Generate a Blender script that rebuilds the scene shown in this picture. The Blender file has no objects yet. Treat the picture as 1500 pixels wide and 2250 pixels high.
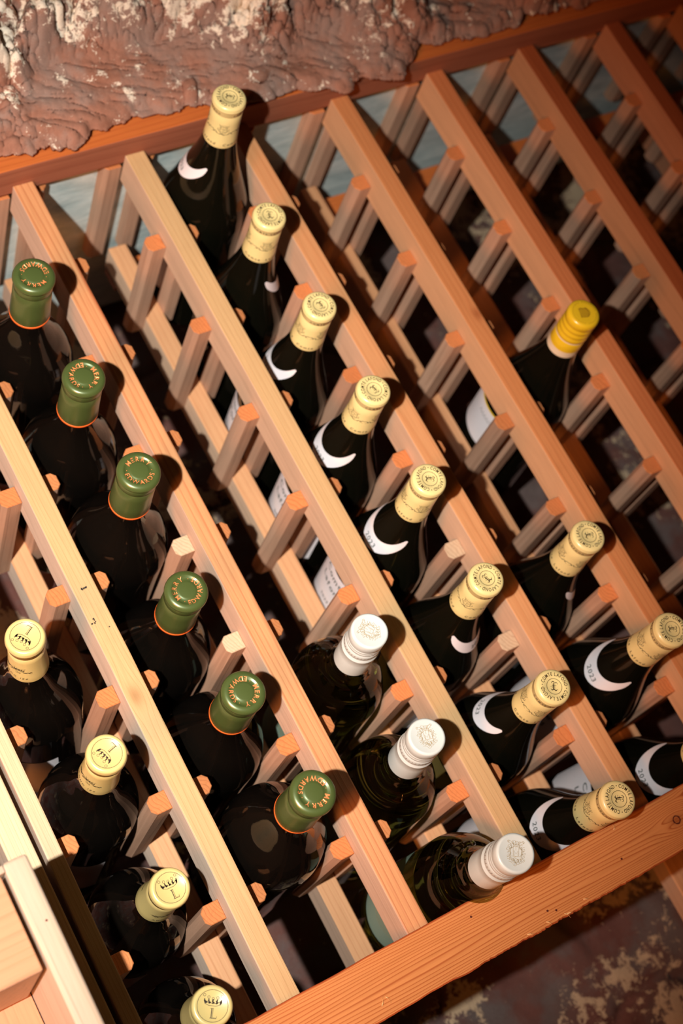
import bpy, bmesh, math, random
import numpy as np
from mathutils import Vector, Matrix

# ------------------------------------------------------------------ frame of reference
U = 0.11                       # metres per rack column
def P(u, v, w): return Vector((u*U, w*U, (11.0-v)*U))   # u = along the rack, v = down, w = into the rack
R3 = np.array([[0.84441639, 0.47002806, -0.25697195], [-0.34047218, 0.84126057, 0.4199516], [0.41356941, -0.26712222, 0.87040569]])
CAM = (-1.78149904, 7.26004251, -10.34568222)
F = 3436.08

# ------------------------------------------------------------------ camera, world, light, exposure
scene = bpy.context.scene
COL = scene.collection
cd = bpy.data.cameras.new('camera'); cam = bpy.data.objects.new('camera', cd); COL.objects.link(cam)
def wv(r): return Vector((r[0], r[2], -r[1]))
mx, my, mz = wv(R3[0]), -wv(R3[1]), -wv(R3[2])
M = Matrix(((mx.x, my.x, mz.x), (mx.y, my.y, mz.y), (mx.z, my.z, mz.z))).to_4x4()
M.translation = P(*CAM)
cam.matrix_world = M
cd.sensor_fit = 'VERTICAL'; cd.sensor_height = 36.0; cd.sensor_width = 24.0; cd.lens = F/2250*36
cd.clip_start = 0.05; cd.clip_end = 20
cd.dof.use_dof = True; cd.dof.focus_distance = 10.45*U; cd.dof.aperture_fstop = 5.6
scene.camera = cam
scene.view_settings.view_transform = 'Standard'; scene.view_settings.look = 'None'
scene.view_settings.gamma = 1.0; scene.view_settings.exposure = 0.0
scene.view_settings.use_curve_mapping = False
wd = bpy.data.worlds.new('world'); scene.world = wd; wd.use_nodes = True
bg = wd.node_tree.nodes['Background']; bg.inputs[0].default_value = (1.0, 0.40, 0.15, 1); bg.inputs[1].default_value = 0.008
LP = P(-4.0, 6.5, -11.0)
ld = bpy.data.lights.new('flash', 'SPOT'); lo = bpy.data.objects.new('flash', ld); COL.objects.link(lo)
ld.energy = 158; ld.color = (0.97, 0.985, 0.955); ld.shadow_soft_size = 0.012
ld.spot_size = math.radians(55); ld.spot_blend = 1.0
lo.location = LP
lo.rotation_euler = (P(0.5, 3.4, 0)-LP).to_track_quat('-Z', 'Y').to_euler()

fd = bpy.data.lights.new('warm_fill', 'SPOT'); fo = bpy.data.objects.new('warm_fill', fd); COL.objects.link(fo)  # added soft orange fill to lift the cap shadows; no real lamp there
fd.energy = 42; fd.color = (1.0, 0.33, 0.08); fd.shadow_soft_size = 0.16; fd.spot_size = math.radians(70); fd.spot_blend = 1.0
fo.location = P(-6.0, 7.4, -7.0)
fo.rotation_euler = (P(1.8, 4.6, 0)-fo.location).to_track_quat('-Z', 'Y').to_euler()

# ------------------------------------------------------------------ node helpers
def new_mat(name):
    m = bpy.data.materials.new(name); m.use_nodes = True
    return m, m.node_tree, m.node_tree.nodes['Principled BSDF']
class N:
    def __init__(s, nt): s.nt = nt
    def add(s, t, **k):
        n = s.nt.nodes.new(t)
        for a, b in k.items(): setattr(n, a, b)
        return n
    def link(s, a, b): s.nt.links.new(a, b)
    def val(s, sock, v):
        if hasattr(v, 'is_output'): s.link(v, sock)
        else: sock.default_value = v
    def noise(s, vec, scale, detail=4, rough=.55, dist=0):
        n = s.add('ShaderNodeTexNoise'); s.val(n.inputs['Vector'], vec); n.inputs['Scale'].default_value = scale
        n.inputs['Detail'].default_value = detail; n.inputs['Roughness'].default_value = rough; n.inputs['Distortion'].default_value = dist
        return n.outputs['Fac']
    def math(s, op, a, b=0.0, c=0.0, clamp=False):
        n = s.add('ShaderNodeMath', operation=op, use_clamp=clamp)
        for i, x in enumerate((a, b, c)): s.val(n.inputs[i], x)
        return n.outputs[0]
    def ramp(s, fac, stops, interp='LINEAR'):
        n = s.add('ShaderNodeValToRGB'); s.link(fac, n.inputs[0]); cr = n.color_ramp; cr.interpolation = interp
        while len(cr.elements) < len(stops): cr.elements.new(.5)
        for e, (p, c) in zip(cr.elements, stops):
            e.position = p; e.color = (c if isinstance(c, tuple) else (c, c, c))[:3] + (1,)
        return n.outputs[0]
    def mix(s, f, a, b, mode='MIX'):
        n = s.add('ShaderNodeMix', data_type='RGBA', blend_type=mode)
        s.val(n.inputs[0], f)
        for i, x in ((6, a), (7, b)):
            if isinstance(x, tuple): n.inputs[i].default_value = x[:3]+(1,)
            else: s.link(x, n.inputs[i])
        return n.outputs[2]
    def bump(s, h, strength, dist=.001):
        n = s.add('ShaderNodeBump'); n.inputs['Strength'].default_value = strength; n.inputs['Distance'].default_value = dist
        s.link(h, n.inputs['Height']); return n.outputs[0]
def srgb(r, g, b):
    f = lambda c: (c/255/12.92) if c/255 <= .04045 else ((c/255+.055)/1.055)**2.4
    return (f(r), f(g), f(b))

def wood(name, base, line, axis='Z', spacing=.004, contrast=.6, mottle=.25, rough=.55, red=None, knot=None, spec=.35, streak=0.0):
    """planed or sawn softwood, grain running along the local axis"""
    m, nt, b = new_mat(name); n = N(nt)
    tc = n.add('ShaderNodeTexCoord'); oi = n.add('ShaderNodeObjectInfo')
    off = n.add('ShaderNodeVectorMath', operation='SCALE'); cmb = n.add('ShaderNodeCombineXYZ')
    n.link(oi.outputs['Random'], cmb.inputs[0]); n.link(oi.outputs['Random'], cmb.inputs[1]); n.link(oi.outputs['Random'], cmb.inputs[2])
    n.link(cmb.outputs[0], off.inputs[0]); off.inputs['Scale'].default_value = 7.3
    vec = n.add('ShaderNodeVectorMath', operation='ADD'); n.link(tc.outputs['Object'], vec.inputs[0]); n.link(off.outputs[0], vec.inputs[1])
    mp = n.add('ShaderNodeMapping'); n.link(vec.outputs[0], mp.inputs[0])
    st = .05
    mp.inputs['Scale'].default_value = {'X': (st, 1, 1), 'Y': (1, st, 1), 'Z': (1, 1, st)}[axis]
    v = mp.outputs[0]
    sep = n.add('ShaderNodeSeparateXYZ'); n.link(tc.outputs['Object'], sep.inputs[0])
    a, c = {'X': ('Z', 'Y'), 'Y': ('X', 'Z'), 'Z': ('X', 'Y')}[axis]
    across = n.math('ADD', sep.outputs[a], n.math('MULTIPLY', sep.outputs[c], .35))
    warp = n.noise(v, 26, 2, .5)
    warp2 = n.noise(v, 110, 2, .5)
    across = n.math('ADD', across, n.math('MULTIPLY', n.math('SUBTRACT', warp, .5), .030))
    across = n.math('ADD', across, n.math('MULTIPLY', n.math('SUBTRACT', warp2, .5), .0025))
    if knot:
        lg = sep.outputs[axis]
        kmask = None
        for (k1, k2, rad, amp) in knot:
            dx = n.math('SUBTRACT', lg, k1); dz = n.math('SUBTRACT', sep.outputs[a], k2)
            d2 = n.math('ADD', n.math('MULTIPLY', dx, n.math('MULTIPLY', dx, .35)), n.math('MULTIPLY', dz, dz))
            g = n.math('EXPONENT', n.math('DIVIDE', d2, -rad*rad))
            gk = n.math('EXPONENT', n.math('DIVIDE', d2, -(rad*.45)**2)); kmask = gk if kmask is None else n.math('MAXIMUM', kmask, gk)
            sg = n.math('TANH', n.math('MULTIPLY', dz, 1/(rad*.5)))
            across = n.math('SUBTRACT', across, n.math('MULTIPLY', n.math('MULTIPLY', g, sg), amp))
    ph = n.math('FRACT', n.math('DIVIDE', across, spacing))
    ring = n.ramp(ph, [(0, 0.0), (.5, .08), (.72, .35), (.86, 1.0), (.95, .8), (1.0, 0.0)])
    tone = n.noise(v, 9, 4, .6)
    fine = n.noise(v, 420, 3, .65)
    blot = n.noise(vec.outputs[0], 14, 5, .65)
    col = n.mix(n.math('MULTIPLY', ring, contrast), base, line)
    dark = tuple(x*.62 for x in base)
    col = n.mix(n.math('MULTIPLY', n.ramp(tone, [(.35, 0.0), (.7, 1.0)]), mottle), col, red or dark)
    col = n.mix(n.math('MULTIPLY', n.ramp(fine, [(.3, 1.0), (.6, 0.0)]), .16), col, tuple(x*.55 for x in line))
    col = n.mix(n.math('MULTIPLY', n.ramp(blot, [(.55, 0.0), (.75, 1.0)]), .18), col, tuple(x*.6 for x in base))
    if streak:
        sk = n.noise(v, 70, 2, .4)
        col = n.mix(n.math('MULTIPLY', n.ramp(sk, [(.60, 0.0), (.68, 1.0)]), streak), col, line)
    if knot: col = n.mix(n.math('MULTIPLY', kmask, .75), col, tuple(x*.7 for x in line))
    hv = n.add('ShaderNodeHueSaturation'); n.link(col, hv.inputs['Color'])
    n.link(n.math('ADD', n.math('MULTIPLY', oi.outputs['Random'], .22), .89), hv.inputs['Value'])
    n.link(hv.outputs[0], b.inputs['Base Color'])
    n.link(n.math('ADD', n.math('MULTIPLY', fine, .2), rough-.1), b.inputs['Roughness'])
    b.inputs['Specular IOR Level'].default_value = spec
    n.link(n.bump(n.math('ADD', fine, n.math('MULTIPLY', ring, .4)), .35, .0006), b.inputs['Normal'])
    return m
def plain(name, col, rough=.5, spec=.5, metal=0.0, coat=0.0, bump=0.0, bscale=300):
    m, nt, b = new_mat(name); n = N(nt)
    tc = n.add('ShaderNodeTexCoord')
    f = n.noise(tc.outputs['Object'], bscale, 3, .6)
    n.link(n.mix(n.math('MULTIPLY', f, .16), col, tuple(x*.7 for x in col)), b.inputs['Base Color'])
    b.inputs['Roughness'].default_value = rough; b.inputs['Specular IOR Level'].default_value = spec
    b.inputs['Metallic'].default_value = metal; b.inputs['Coat Weight'].default_value = coat; b.inputs['Coat Roughness'].default_value = .15
    if bump: n.link(n.bump(f, bump, .0004), b.inputs['Normal'])
    return m

# ------------------------------------------------------------------ object helpers
def link(name, me, mats=(), parent=None, loc=None):
    o = bpy.data.objects.new(name, me); COL.objects.link(o)
    if me is not None:
        for m in mats: me.materials.append(m)
    if parent: o.parent = parent
    if loc is not None: o.location = loc
    return o
def empty(name, loc, label, cat, group=None, mat=None):
    o = bpy.data.objects.new(name, None); COL.objects.link(o); o.empty_display_size = .02
    if mat is not None: o.matrix_world = mat
    else: o.location = loc
    tag(o, label, cat, group); return o
def tag(o, label=None, cat=None, group=None, kind=None):
    if label: o['label'] = label
    if cat: o['category'] = cat
    if group: o['group'] = group
    if kind: o['kind'] = kind
    return o
def mesh(name, vs, fs, smooth=False, mi=None):
    me = bpy.data.meshes.new(name); me.from_pydata([tuple(v) for v in vs], [], fs)
    if smooth: me.polygons.foreach_set('use_smooth', [True]*len(me.polygons))
    if mi is not None: me.polygons.foreach_set('material_index', mi)
    me.update(); return me
def box(name, u0, u1, v0, v1, w0, w1, bev=.0012, seg=2, lean=(0, 0), front=None, wob=0.0, seed=0, cuts=0, long='v'):
    """bevelled board; returned mesh is centred on its own origin. front(normal)->material index"""
    bm = bmesh.new()
    rnd = random.Random(seed)
    c = P((u0+u1)/2, (v0+v1)/2, (w0+w1)/2)
    bmesh.ops.create_cube(bm, size=1)
    sx, sy, sz = (u1-u0)*U, (w1-w0)*U, (v1-v0)*U
    for x in bm.verts: x.co = Vector((x.co.x*sx, x.co.y*sy, x.co.z*sz))
    if cuts:
        ax = 2 if long == 'v' else 0
        ed = [e for e in bm.edges if abs((e.verts[0].co-e.verts[1].co)[ax]) > .5*(sz if ax == 2 else sx)]
        bmesh.ops.subdivide_edges(bm, edges=ed, cuts=cuts, use_grid_fill=True)
    bmesh.ops.bevel(bm, geom=[e for e in bm.edges if e.calc_face_angle(0) > .5], offset=bev, segments=seg, affect='EDGES', profile=.6)
    for x in bm.verts:
        # lean: shift of u at top / bottom end
        t = x.co.z/sz
        x.co.x += U*(lean[0]*(.5+t) + lean[1]*(.5-t))
        if wob and cuts:
            k = x.co.z if long == 'v' else x.co.x
            s = math.sin(k*37+seed)*.6+math.sin(k*91+seed*2.1)*.4
            if long == 'v': x.co.x += s*wob; x.co.y += s*wob*.5
            else: x.co.z += s*wob
    me = bpy.data.meshes.new(name); bm.to_mesh(me); bm.free()
    if front:
        me.polygons.foreach_set('material_index', [front(p.normal) for p in me.polygons])
    me.update()
    return me, c
fr = lambda nrm: 0 if nrm.y < -.6 else 1

# ------------------------------------------------------------------ numpy noise for the rock
def vnoise(x, y, seed):
    xi = np.floor(x).astype(np.int64); yi = np.floor(y).astype(np.int64); fx = x-xi; fy = y-yi
    fx = fx*fx*fx*(fx*(fx*6-15)+10); fy = fy*fy*fy*(fy*(fy*6-15)+10)
    def h(a, b):
        n = (a*374761393 + b*668265263 + seed*1442695041) & 0xffffffff
        n = ((n ^ (n >> 13))*1274126177) & 0xffffffff
        n = n ^ (n >> 16)
        return (n & 0xffff)/65535.0
    return (h(xi, yi)*(1-fx)+h(xi+1, yi)*fx)*(1-fy)+(h(xi, yi+1)*(1-fx)+h(xi+1, yi+1)*fx)*fy
def fbm(x, y, seed, o=4, g=.5):
    s = 0; a = 1; t = 0
    for k in range(o):
        s = s+a*vnoise(x*2**k+k*17.3, y*2**k+k*9.1, seed+k); t += a; a *= g
    return s/t
def ridge(x, y, seed, o=3):
    s = 0; a = 1; t = 0
    for k in range(o):
        s = s+a*(1-np.abs(2*vnoise(x*2**k+k*7.7, y*2**k+k*3.3, seed+k)-1)); t += a; a *= .5
    return s/t
def sstep(a, b, x):
    t = np.clip((x-a)/(b-a), 0, 1); return t*t*(3-2*t)
def grid_mesh(name, X, Y, Z, attrs=None, keep=None):
    r, c = X.shape
    co = np.stack([X, Y, Z], -1).reshape(-1, 3).astype(np.float32)
    i = np.arange(r*c).reshape(r, c)
    q = np.stack([i[:-1, :-1], i[1:, :-1], i[1:, 1:], i[:-1, 1:]], -1).reshape(-1, 4)
    if keep is not None: q = q[keep.ravel()]
    me = bpy.data.meshes.new(name); me.vertices.add(len(co)); me.vertices.foreach_set('co', co.ravel())
    me.loops.add(q.size); me.loops.foreach_set('vertex_index', q.ravel().astype(np.int32))
    me.polygons.add(len(q)); me.polygons.foreach_set('loop_start', np.arange(0, q.size, 4, dtype=np.int32))
    me.polygons.foreach_set('use_smooth', np.ones(len(q), dtype=bool))
    me.update(calc_edges=True)
    for k, a in (attrs or {}).items():
        at = me.attributes.new(k, 'FLOAT', 'POINT'); at.data.foreach_set('value', a.ravel().astype(np.float32))
    return me

def rock_mat(name, reds, cream, grey, creamk=1.0, bumps=.5, scale=1.0):
    m, nt, b = new_mat(name); n = N(nt)
    tc = n.add('ShaderNodeTexCoord'); v = tc.outputs['Object']
    at = n.add('ShaderNodeAttribute', attribute_name='wash'); wash = at.outputs['Fac']
    big = n.noise(v, 11*scale, 4, .6, .6)
    col = n.ramp(big, [(.33, reds[0]), (.5, reds[1]), (.66, reds[2])])
    g = n.noise(v, 26*scale, 5, .6)
    col = n.mix(n.math('MULTIPLY', n.ramp(g, [(.47, 0.0), (.62, 1.0)]), .75), col, grey)
    f1 = n.noise(v, 95*scale, 7, .74, .4); f2 = n.noise(v, 900*scale, 3, .7)
    k = n.math('ADD', n.math('MULTIPLY', wash, 1.0), n.math('MULTIPLY', n.math('SUBTRACT', f1, .5), 3.6))
    k = n.math('ADD', k, n.math('MULTIPLY', n.math('SUBTRACT', f2, .5), .8))
    mask = n.ramp(k, [(.56, 0.0), (.66, 1.0)])
    col = n.mix(n.math('MULTIPLY', mask, .92*creamk), col, cream)
    col = n.mix(n.math('MULTIPLY', n.ramp(f2, [(.3, 1.0), (.5, 0.0)]), .3), col, tuple(x*.5 for x in reds[0]))
    n.link(col, b.inputs['Base Color']); b.inputs['Roughness'].default_value = .9; b.inputs['Specular IOR Level'].default_value = .15
    n.link(n.bump(n.math('ADD', n.math('MULTIPLY', f1, 1.0), n.math('MULTIPLY', f2, .35)), bumps, .0015), b.inputs['Normal'])
    return m

# ------------------------------------------------------------------ SETTING: floor, walls, ceiling slab
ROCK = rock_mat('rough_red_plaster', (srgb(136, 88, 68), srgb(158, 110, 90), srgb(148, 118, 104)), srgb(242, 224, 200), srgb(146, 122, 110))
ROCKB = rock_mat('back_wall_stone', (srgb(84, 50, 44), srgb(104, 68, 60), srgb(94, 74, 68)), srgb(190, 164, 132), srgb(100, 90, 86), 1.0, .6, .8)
FLOORM = rock_mat('stone_floor', (srgb(44, 30, 26), srgb(56, 40, 34), srgb(60, 48, 42)), srgb(80, 70, 60), srgb(52, 48, 46), .2)

def edge_v(u):
    pts = [(-3, .5), (1.5, .47), (1.91, .52), (2.24, .53), (2.54, .57), (2.63, .53), (2.72, .46), (2.94, .46), (3.27, .45), (3.61, .52), (4.13, .6), (4.52, .6), (4.81, .64),
           (5.18, .64), (5.53, .69), (5.7, .68), (5.86, .52), (6.23, .47), (6.67, .56), (7.22, .52), (7.62, .47), (9, .5), (13, .5)]
    x, y = zip(*pts); return np.interp(u, x, y)
def cells(x, y, seed):
    xi = np.floor(x).astype(np.int64); yi = np.floor(y).astype(np.int64); f1 = np.full(x.shape, 9.0); f2 = np.full(x.shape, 9.0)
    def h(a, b, k):
        n = (a*374761393 + b*668265263 + (seed+k)*1442695041) & 0xffffffff
        n = ((n ^ (n >> 13))*1274126177) & 0xffffffff; n = n ^ (n >> 16)
        return (n & 0xffff)/65535.0
    for i in (-1, 0, 1):
        for j in (-1, 0, 1):
            dx = xi+i+h(xi+i, yi+j, 0)-x; dy = yi+j+h(xi+i, yi+j, 7)-y; d = np.sqrt(dx*dx+dy*dy)
            f2 = np.minimum(f2, np.maximum(f1, d)); f1 = np.minimum(f1, d)
    return f1, f2
def build_front_wall():
    us = np.concatenate([np.arange(-3, .8, .06), np.arange(.8, 10.2, .0105), np.arange(10.2, 13, .06)])
    vs = np.concatenate([np.arange(.86, -1.9, -.0105), np.arange(-1.9, -5, -.06)])
    Ug, V = np.meshgrid(us, vs, indexing='ij')
    n1 = (fbm(Ug*2.6, V*2.6, 5, 3)-.5)*.22+(fbm(Ug*11, V*11, 9, 3)-.5)*.10
    E = edge_v(us)[:, None]+n1-V                        # distance up from the ragged lower edge
    wx = (fbm(Ug*1.5, V*1.5, 21)-.5)*1.6; wy = (fbm(Ug*1.5+9, V*1.5, 22)-.5)*1.6
    wx2 = (fbm(Ug*6, V*6, 23)-.5)*.5; wy2 = (fbm(Ug*6+9, V*6, 24)-.5)*.5
    # trowelled strokes run along the board, clods above
    T = .5-V
    rough = sstep(.30, .85, T+(fbm(Ug*1.1, V*1.1, 71, 2)-.5)*1.1+.30*sstep(3.0, 1.8, Ug)+.35*sstep(5.0, 6.0, Ug))
    f1, f2 = cells(Ug*1.7-V*.5+wx*1.5+wx2*2.2, V*2.8+Ug*.5+wy*1.5+wy2*2.2, 31); g1, g2 = cells(Ug*4.0-V*2+wx*3+wx2*6, V*6.2+Ug*2+wy*3+wy2*6, 37)
    clod = 1-sstep(.1, .75, f1); clod2 = 1-sstep(.05, .7, g1)
    gap = 1-sstep(0, .16, f2-f1); gap2 = 1-sstep(0, .2, g2-g1)
    tilt = (vnoise(np.floor(Ug*2.0+wx)*3.1, np.floor(V*2.6+wy)*5.3, 77))
    s_ = Ug*.93+V*.36+wx*.15; d = -Ug*.36+V*.93+wy*.15
    stroke = fbm(s_*2.2, d*13, 81, 4)-.5; lips = ridge(s_*1.3, d*3.2, 83, 2)
    fine = fbm(Ug*26, V*26, 61, 4)-.5; mid = fbm(Ug*5+wx, V*6+wy, 51, 4)-.5
    st1 = fbm(Ug*2.4-V*.8+wx*2.4+wx2, V*3.2+Ug*.6+wy*2.4+wy2, 53, 3)-.5
    h = .10*fbm(Ug*.9, V*.9, 11, 3)+rough*(.16*clod+.075*clod2-.07*gap-.045*gap2+.16*mid+.05*ridge(Ug*5+wx*3, V*5+wy*3, 57, 3)+.11*sstep(.02, .035, st1)+.10*sstep(-.10, -.085, st1)+.08*sstep(.10, .112, st1))+(1-rough)*(.055*stroke+.02*(fbm(s_*5, d*34, 85, 2)-.5)+.05*sstep(.84, .90, lips)+.02*mid)+.018*fine
    near = sstep(0, .12, E)
    W = -.226-.030-.035*near-h*(.25+.75*near)*.9-.16*sstep(0, 1.5, T)
    wn = fbm(Ug*4.5, V*4.5, 113, 4); wl = fbm(Ug*1.2, V*1.2, 111, 3)
    wash = np.clip(rough*(.35*(clod2-.45)+.35*(clod-.5)+(wn-.5)*1.8+(wl-.5)*2.2-.4*gap-.3*gap2+.50)+(1-rough)*(.16+(wn-.5)*.7), 0, 1)
    keep = E > 0
    r, c = V.shape
    q = keep[:-1, :-1] & keep[1:, :-1] & keep[1:, 1:] & keep[:-1, 1:]
    me = grid_mesh('wall_front', Ug*U, W*U, (11-V)*U, {'wash': wash}, q)
    return me
o = link('wall_front', build_front_wall(), [ROCK]); tag(o, kind='structure')
sm = o.modifiers.new('thickness', 'SOLIDIFY'); sm.thickness = .0035; sm.offset = 1

def build_back_wall():
    us = np.arange(-5, 16, .045); vs = np.arange(-1.5, 11.3, .045)
    Ug, V = np.meshgrid(us, vs, indexing='ij')
    wx = fbm(Ug*.8, V*.8, 5)*2; wy = fbm(Ug*.8+5, V*.8, 6)*2
    big = fbm(Ug*.7, V*.7, 15, 4); cl = ridge(Ug*1.1+wx, V*1.1+wy, 25, 4)
    crack = 1-sstep(0, .035, np.abs(vnoise(Ug*.75+wx*.35, V*.75+wy*.35, 35)-.5))
    h = .22*big+.10*cl-.09*crack
    wash = np.clip((fbm(Ug*1.2, V*1.2, 45, 3)-.50)*3.2+.25*(cl-.4)-.6*crack-.05+.34*sstep(6.9, 8.2, V), 0, 1)  # cream patches; extra cream low down stands in for light below the rack
    return grid_mesh('wall_back', Ug*U, (2.95-h)*U, (11-V)*U, {'wash': wash})
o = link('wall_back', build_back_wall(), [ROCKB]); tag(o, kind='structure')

def build_floor():
    us = np.arange(-14, 24, .25); ws = np.arange(-16, 3.0, .25)
    Ug, Wg = np.meshgrid(us, ws, indexing='ij')
    h = fbm(Ug*.6, Wg*.6, 75, 4)*.08
    return grid_mesh('floor', Ug*U, Wg*U, (h-.1)*U, {'wash': h*0})
me = build_floor(); me.flip_normals(); o = link('floor', me, [FLOORM]); tag(o, kind='structure')

m, nt, b = new_mat('painted_slab'); n = N(nt); tc = n.add('ShaderNodeTexCoord')
mp = n.add('ShaderNodeMapping'); n.link(tc.outputs['Object'], mp.inputs[0]); mp.inputs['Scale'].default_value = (.35, 1, 1)
f = n.noise(mp.outputs[0], 60, 5, .65, .5)
n.link(n.ramp(f, [(.3, srgb(168, 182, 178)), (.5, srgb(194, 204, 198)), (.7, srgb(222, 226, 218))]), b.inputs['Base Color'])
b.inputs['Roughness'].default_value = .45; n.link(n.bump(f, .4, .002), b.inputs['Normal']); SLAB = m
me, c = box('ceiling', -3.5, 13, .22, .45, -.1, 2.6, .0015)
o = link('ceiling', me, [SLAB], loc=c); tag(o, kind='structure')

# ------------------------------------------------------------------ WINE RACK
W_, Q, V0, S, R, RC, D = .1731, .8329, .4216, .1407, .1484, .1748, .3229
TW, BU, BL, DB = .5695, 7.0487, 7.4552, .2147
palette = {  # front colour, line colour, side colour
 0: ((216, 186, 146), (196, 150, 108), (190, 168, 148)), 1: ((206, 166, 116), (186, 138, 88), (196, 172, 152)),
 2: ((208, 148, 100), (160, 78, 42), (192, 158, 134)), 3: ((210, 168, 118), (194, 142, 92), (196, 162, 134)),
 4: ((212, 148, 98), (190, 116, 68), (190, 154, 126)), 5: ((206, 132, 80), (184, 100, 54), (192, 146, 108)),
 6: ((200, 118, 70), (174, 86, 44), (190, 142, 104)), 7: ((176, 90, 48), (140, 56, 24), (184, 134, 96)),
 8: ((172, 90, 52), (140, 62, 32), (176, 122, 90)), 9: ((170, 90, 52), (140, 62, 34), (170, 118, 88)), 10: ((170, 90, 52), (140, 62, 34), (170, 118, 88))}
FRONT = {}; SIDE = {}
for i, (a, l, s) in palette.items():
    FRONT[i] = wood('upright_face_wood_%d' % i, srgb(*a), srgb(*l), 'Z', .0034 if i < 2 else .006, .34 if i != 2 else .42, .25,
                    knot=[(-.102, -.002, .011, .006)] if i == 1 else ([(.10, .003, .009, .005)] if i == 5 else None),
                    red=srgb(196, 108, 58) if i in (2, 7) else None, streak=.75 if i == 2 else (.25 if i > 3 else 0))
    SIDE[i] = wood('upright_side_wood_%d' % i, srgb(*[min(255, q*1.09) for q in s]), tuple(x*.8 for x in srgb(*s)), 'Z', .009, .3, .3, .75, spec=.2)
RAILS = wood('rail_side_wood', srgb(194, 150, 122), srgb(150, 106, 80), 'Y', .007, .35, .5, .8, spec=.15)
RAILE = wood('rail_end_wood', srgb(208, 128, 76), srgb(160, 84, 44), 'Y', .003, .5, .35, .75, spec=.2)
RAILP = wood('pale_rail_end_wood', srgb(206, 176, 144), srgb(166, 128, 96), 'Y', .003, .5, .35, .75, spec=.2)
BOARDT = wood('top_board_wood', srgb(206, 112, 52), srgb(170, 78, 34), 'X', .006, .4, .35, .5, red=srgb(184, 84, 36))
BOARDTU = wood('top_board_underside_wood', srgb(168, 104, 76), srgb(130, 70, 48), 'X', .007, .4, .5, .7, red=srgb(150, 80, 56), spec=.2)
BOARDB = wood('bottom_board_wood', srgb(214, 142, 82), srgb(162, 80, 34), 'X', .0020, .85, .22, .45, red=srgb(196, 98, 44),
              knot=[(.1285, 0.0, .010, .007), (.150, .015, .006, .004)])
BOARDS = wood('board_edge_wood', srgb(178, 84, 38), srgb(130, 56, 26), 'X', .005, .5, .3, .6)
REAR = wood('rear_upright_wood', srgb(216, 158, 112), srgb(190, 118, 76), 'Z', .006, .35, .25)
KNOT = plain('knot_wood', srgb(86, 34, 20), .6, .3, bump=.6, bscale=900)
STEEL = plain('nail_steel', srgb(150, 140, 130), .35, .5, .8)

rack = empty('wine_rack', P(4.6, 7.0, .6), 'slatted redwood wine rack of long uprights and short bottle rails, filling the picture', 'wine rack')
rack_inv = rack.matrix_world.inverted() if False else None
RL = rack.location.copy()
def rpart(name, me, mats, loc, parent=rack, base=None):
    o = link(name, me, mats, parent); o.location = Vector(loc)-(base if base is not None else RL); return o
du = {0: (.005, -.02), 1: (0, -.008), 2: (.012, .015), 3: (0, 0), 4: (-.04, -.005), 5: (-.018, -.025), 6: (-.01, 0), 7: (.02, 0), 8: (.06, .03), 9: (0, 0), 10: (0, 0)}
def du_at(i, v):
    a, b_ = du[i]; t = min(max((v-TW)/(7.1-TW), 0), 1); return a*(1-t)+b_*t
def rail_mesh(name, side, seed):
    """side=-1: hangs on the left of an upright, +1 on the right; outer corners chamfered"""
    rnd = random.Random(seed)
    L0, L1 = RC+rnd.uniform(-.015, .015), 1.45+rnd.uniform(-.02, .02); c1 = .032+rnd.random()*.012; c2 = .028+rnd.random()*.012; e = .007
    # cross-section in (x outward, z down)
    sec = [(0, 0), (R-c1, 0), (R, c1), (R, S-c2), (R-c2, S), (0, S)]
    sec2 = []
    def lay(y, k):
        out = []
        for x, z in sec:
            xx = R/2+(x-R/2)*(1-k); zz = S/2+(z-S/2)*(1-k)
            out.append((side*(xx)*U, (y)*U, (S/2-zz)*U))
        return out
    mid = (L0+L1)/2
    rings = [lay(L0-mid, .07), lay(L0-mid+e, 0), lay(L1-mid-e, 0), lay(L1-mid, .07)]
    vs = [p for r in rings for p in r]; n_ = 6; fs = []; mi = []
    fs.append(list(range(n_))[::(1 if side > 0 else -1)]); mi.append(0)
    for k in range(3):
        for j in range(n_):
            a, b_ = k*n_+j, k*n_+(j+1) % n_
            q = [a, a+n_, b_+n_, b_]
            fs.append(q if side > 0 else q[::-1]); mi.append(1 if k else 0)
    fs.append([3*n_+j for j in range(n_)][::(-1 if side > 0 else 1)]); mi.append(1)
    me = mesh(name, vs, fs, mi=mi)
    bm = bmesh.new(); bm.from_mesh(me); bmesh.ops.recalc_face_normals(bm, faces=bm.faces); bm.to_mesh(me); bm.free()
    return me, mid
variants = {s: [rail_mesh('rail', s, 40+k*2+s) for k in range(5)] for s in (-1, 1)}
for s in variants:
    for k, (me, mid) in enumerate(variants[s]):
        me.materials.append(RAILP if (k == 3) else RAILE); me.materials.append(RAILS)
rnd = random.Random(4)
for i in range(0, 11):
    me, c = box('upright', i if i else .062, i+W_, TW, 7.10 if i else 7.6, 0, D, .0011, 2, front=fr, cuts=14, wob=.00035, seed=i*3+1, lean=du[i])
    rpart('upright', me, [FRONT[i], SIDE[i]], c)
    rw = rnd.uniform(-.02, .02)
    me, c = box('rear_upright', i+.0, i+W_, .62, 7.42, 1.25+rw, 1.45+rw+.08, .001, 1, front=fr, lean=du[i])
    rpart('rear_upright', me, [REAR, SIDE[min(i, 8)]], c)
    for j in range(0, 9):
        for s in (-1, 1):
            if i == 0 and s < 0: continue
            v = V0+j*Q + rnd.uniform(-.012, .012)
            d_ = du_at(i, v)
            k = rnd.choice((0, 1, 2, 4))
            if (i, j) in ((2, 4), (2, 5), (4, 5), (4, 6)) and s < 0: k = 3
            me, mid = variants[s][k]
            u = (i if s < 0 else i+W_)+d_
            rpart('rail', me, [], P(u, v+S/2, mid))
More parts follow.
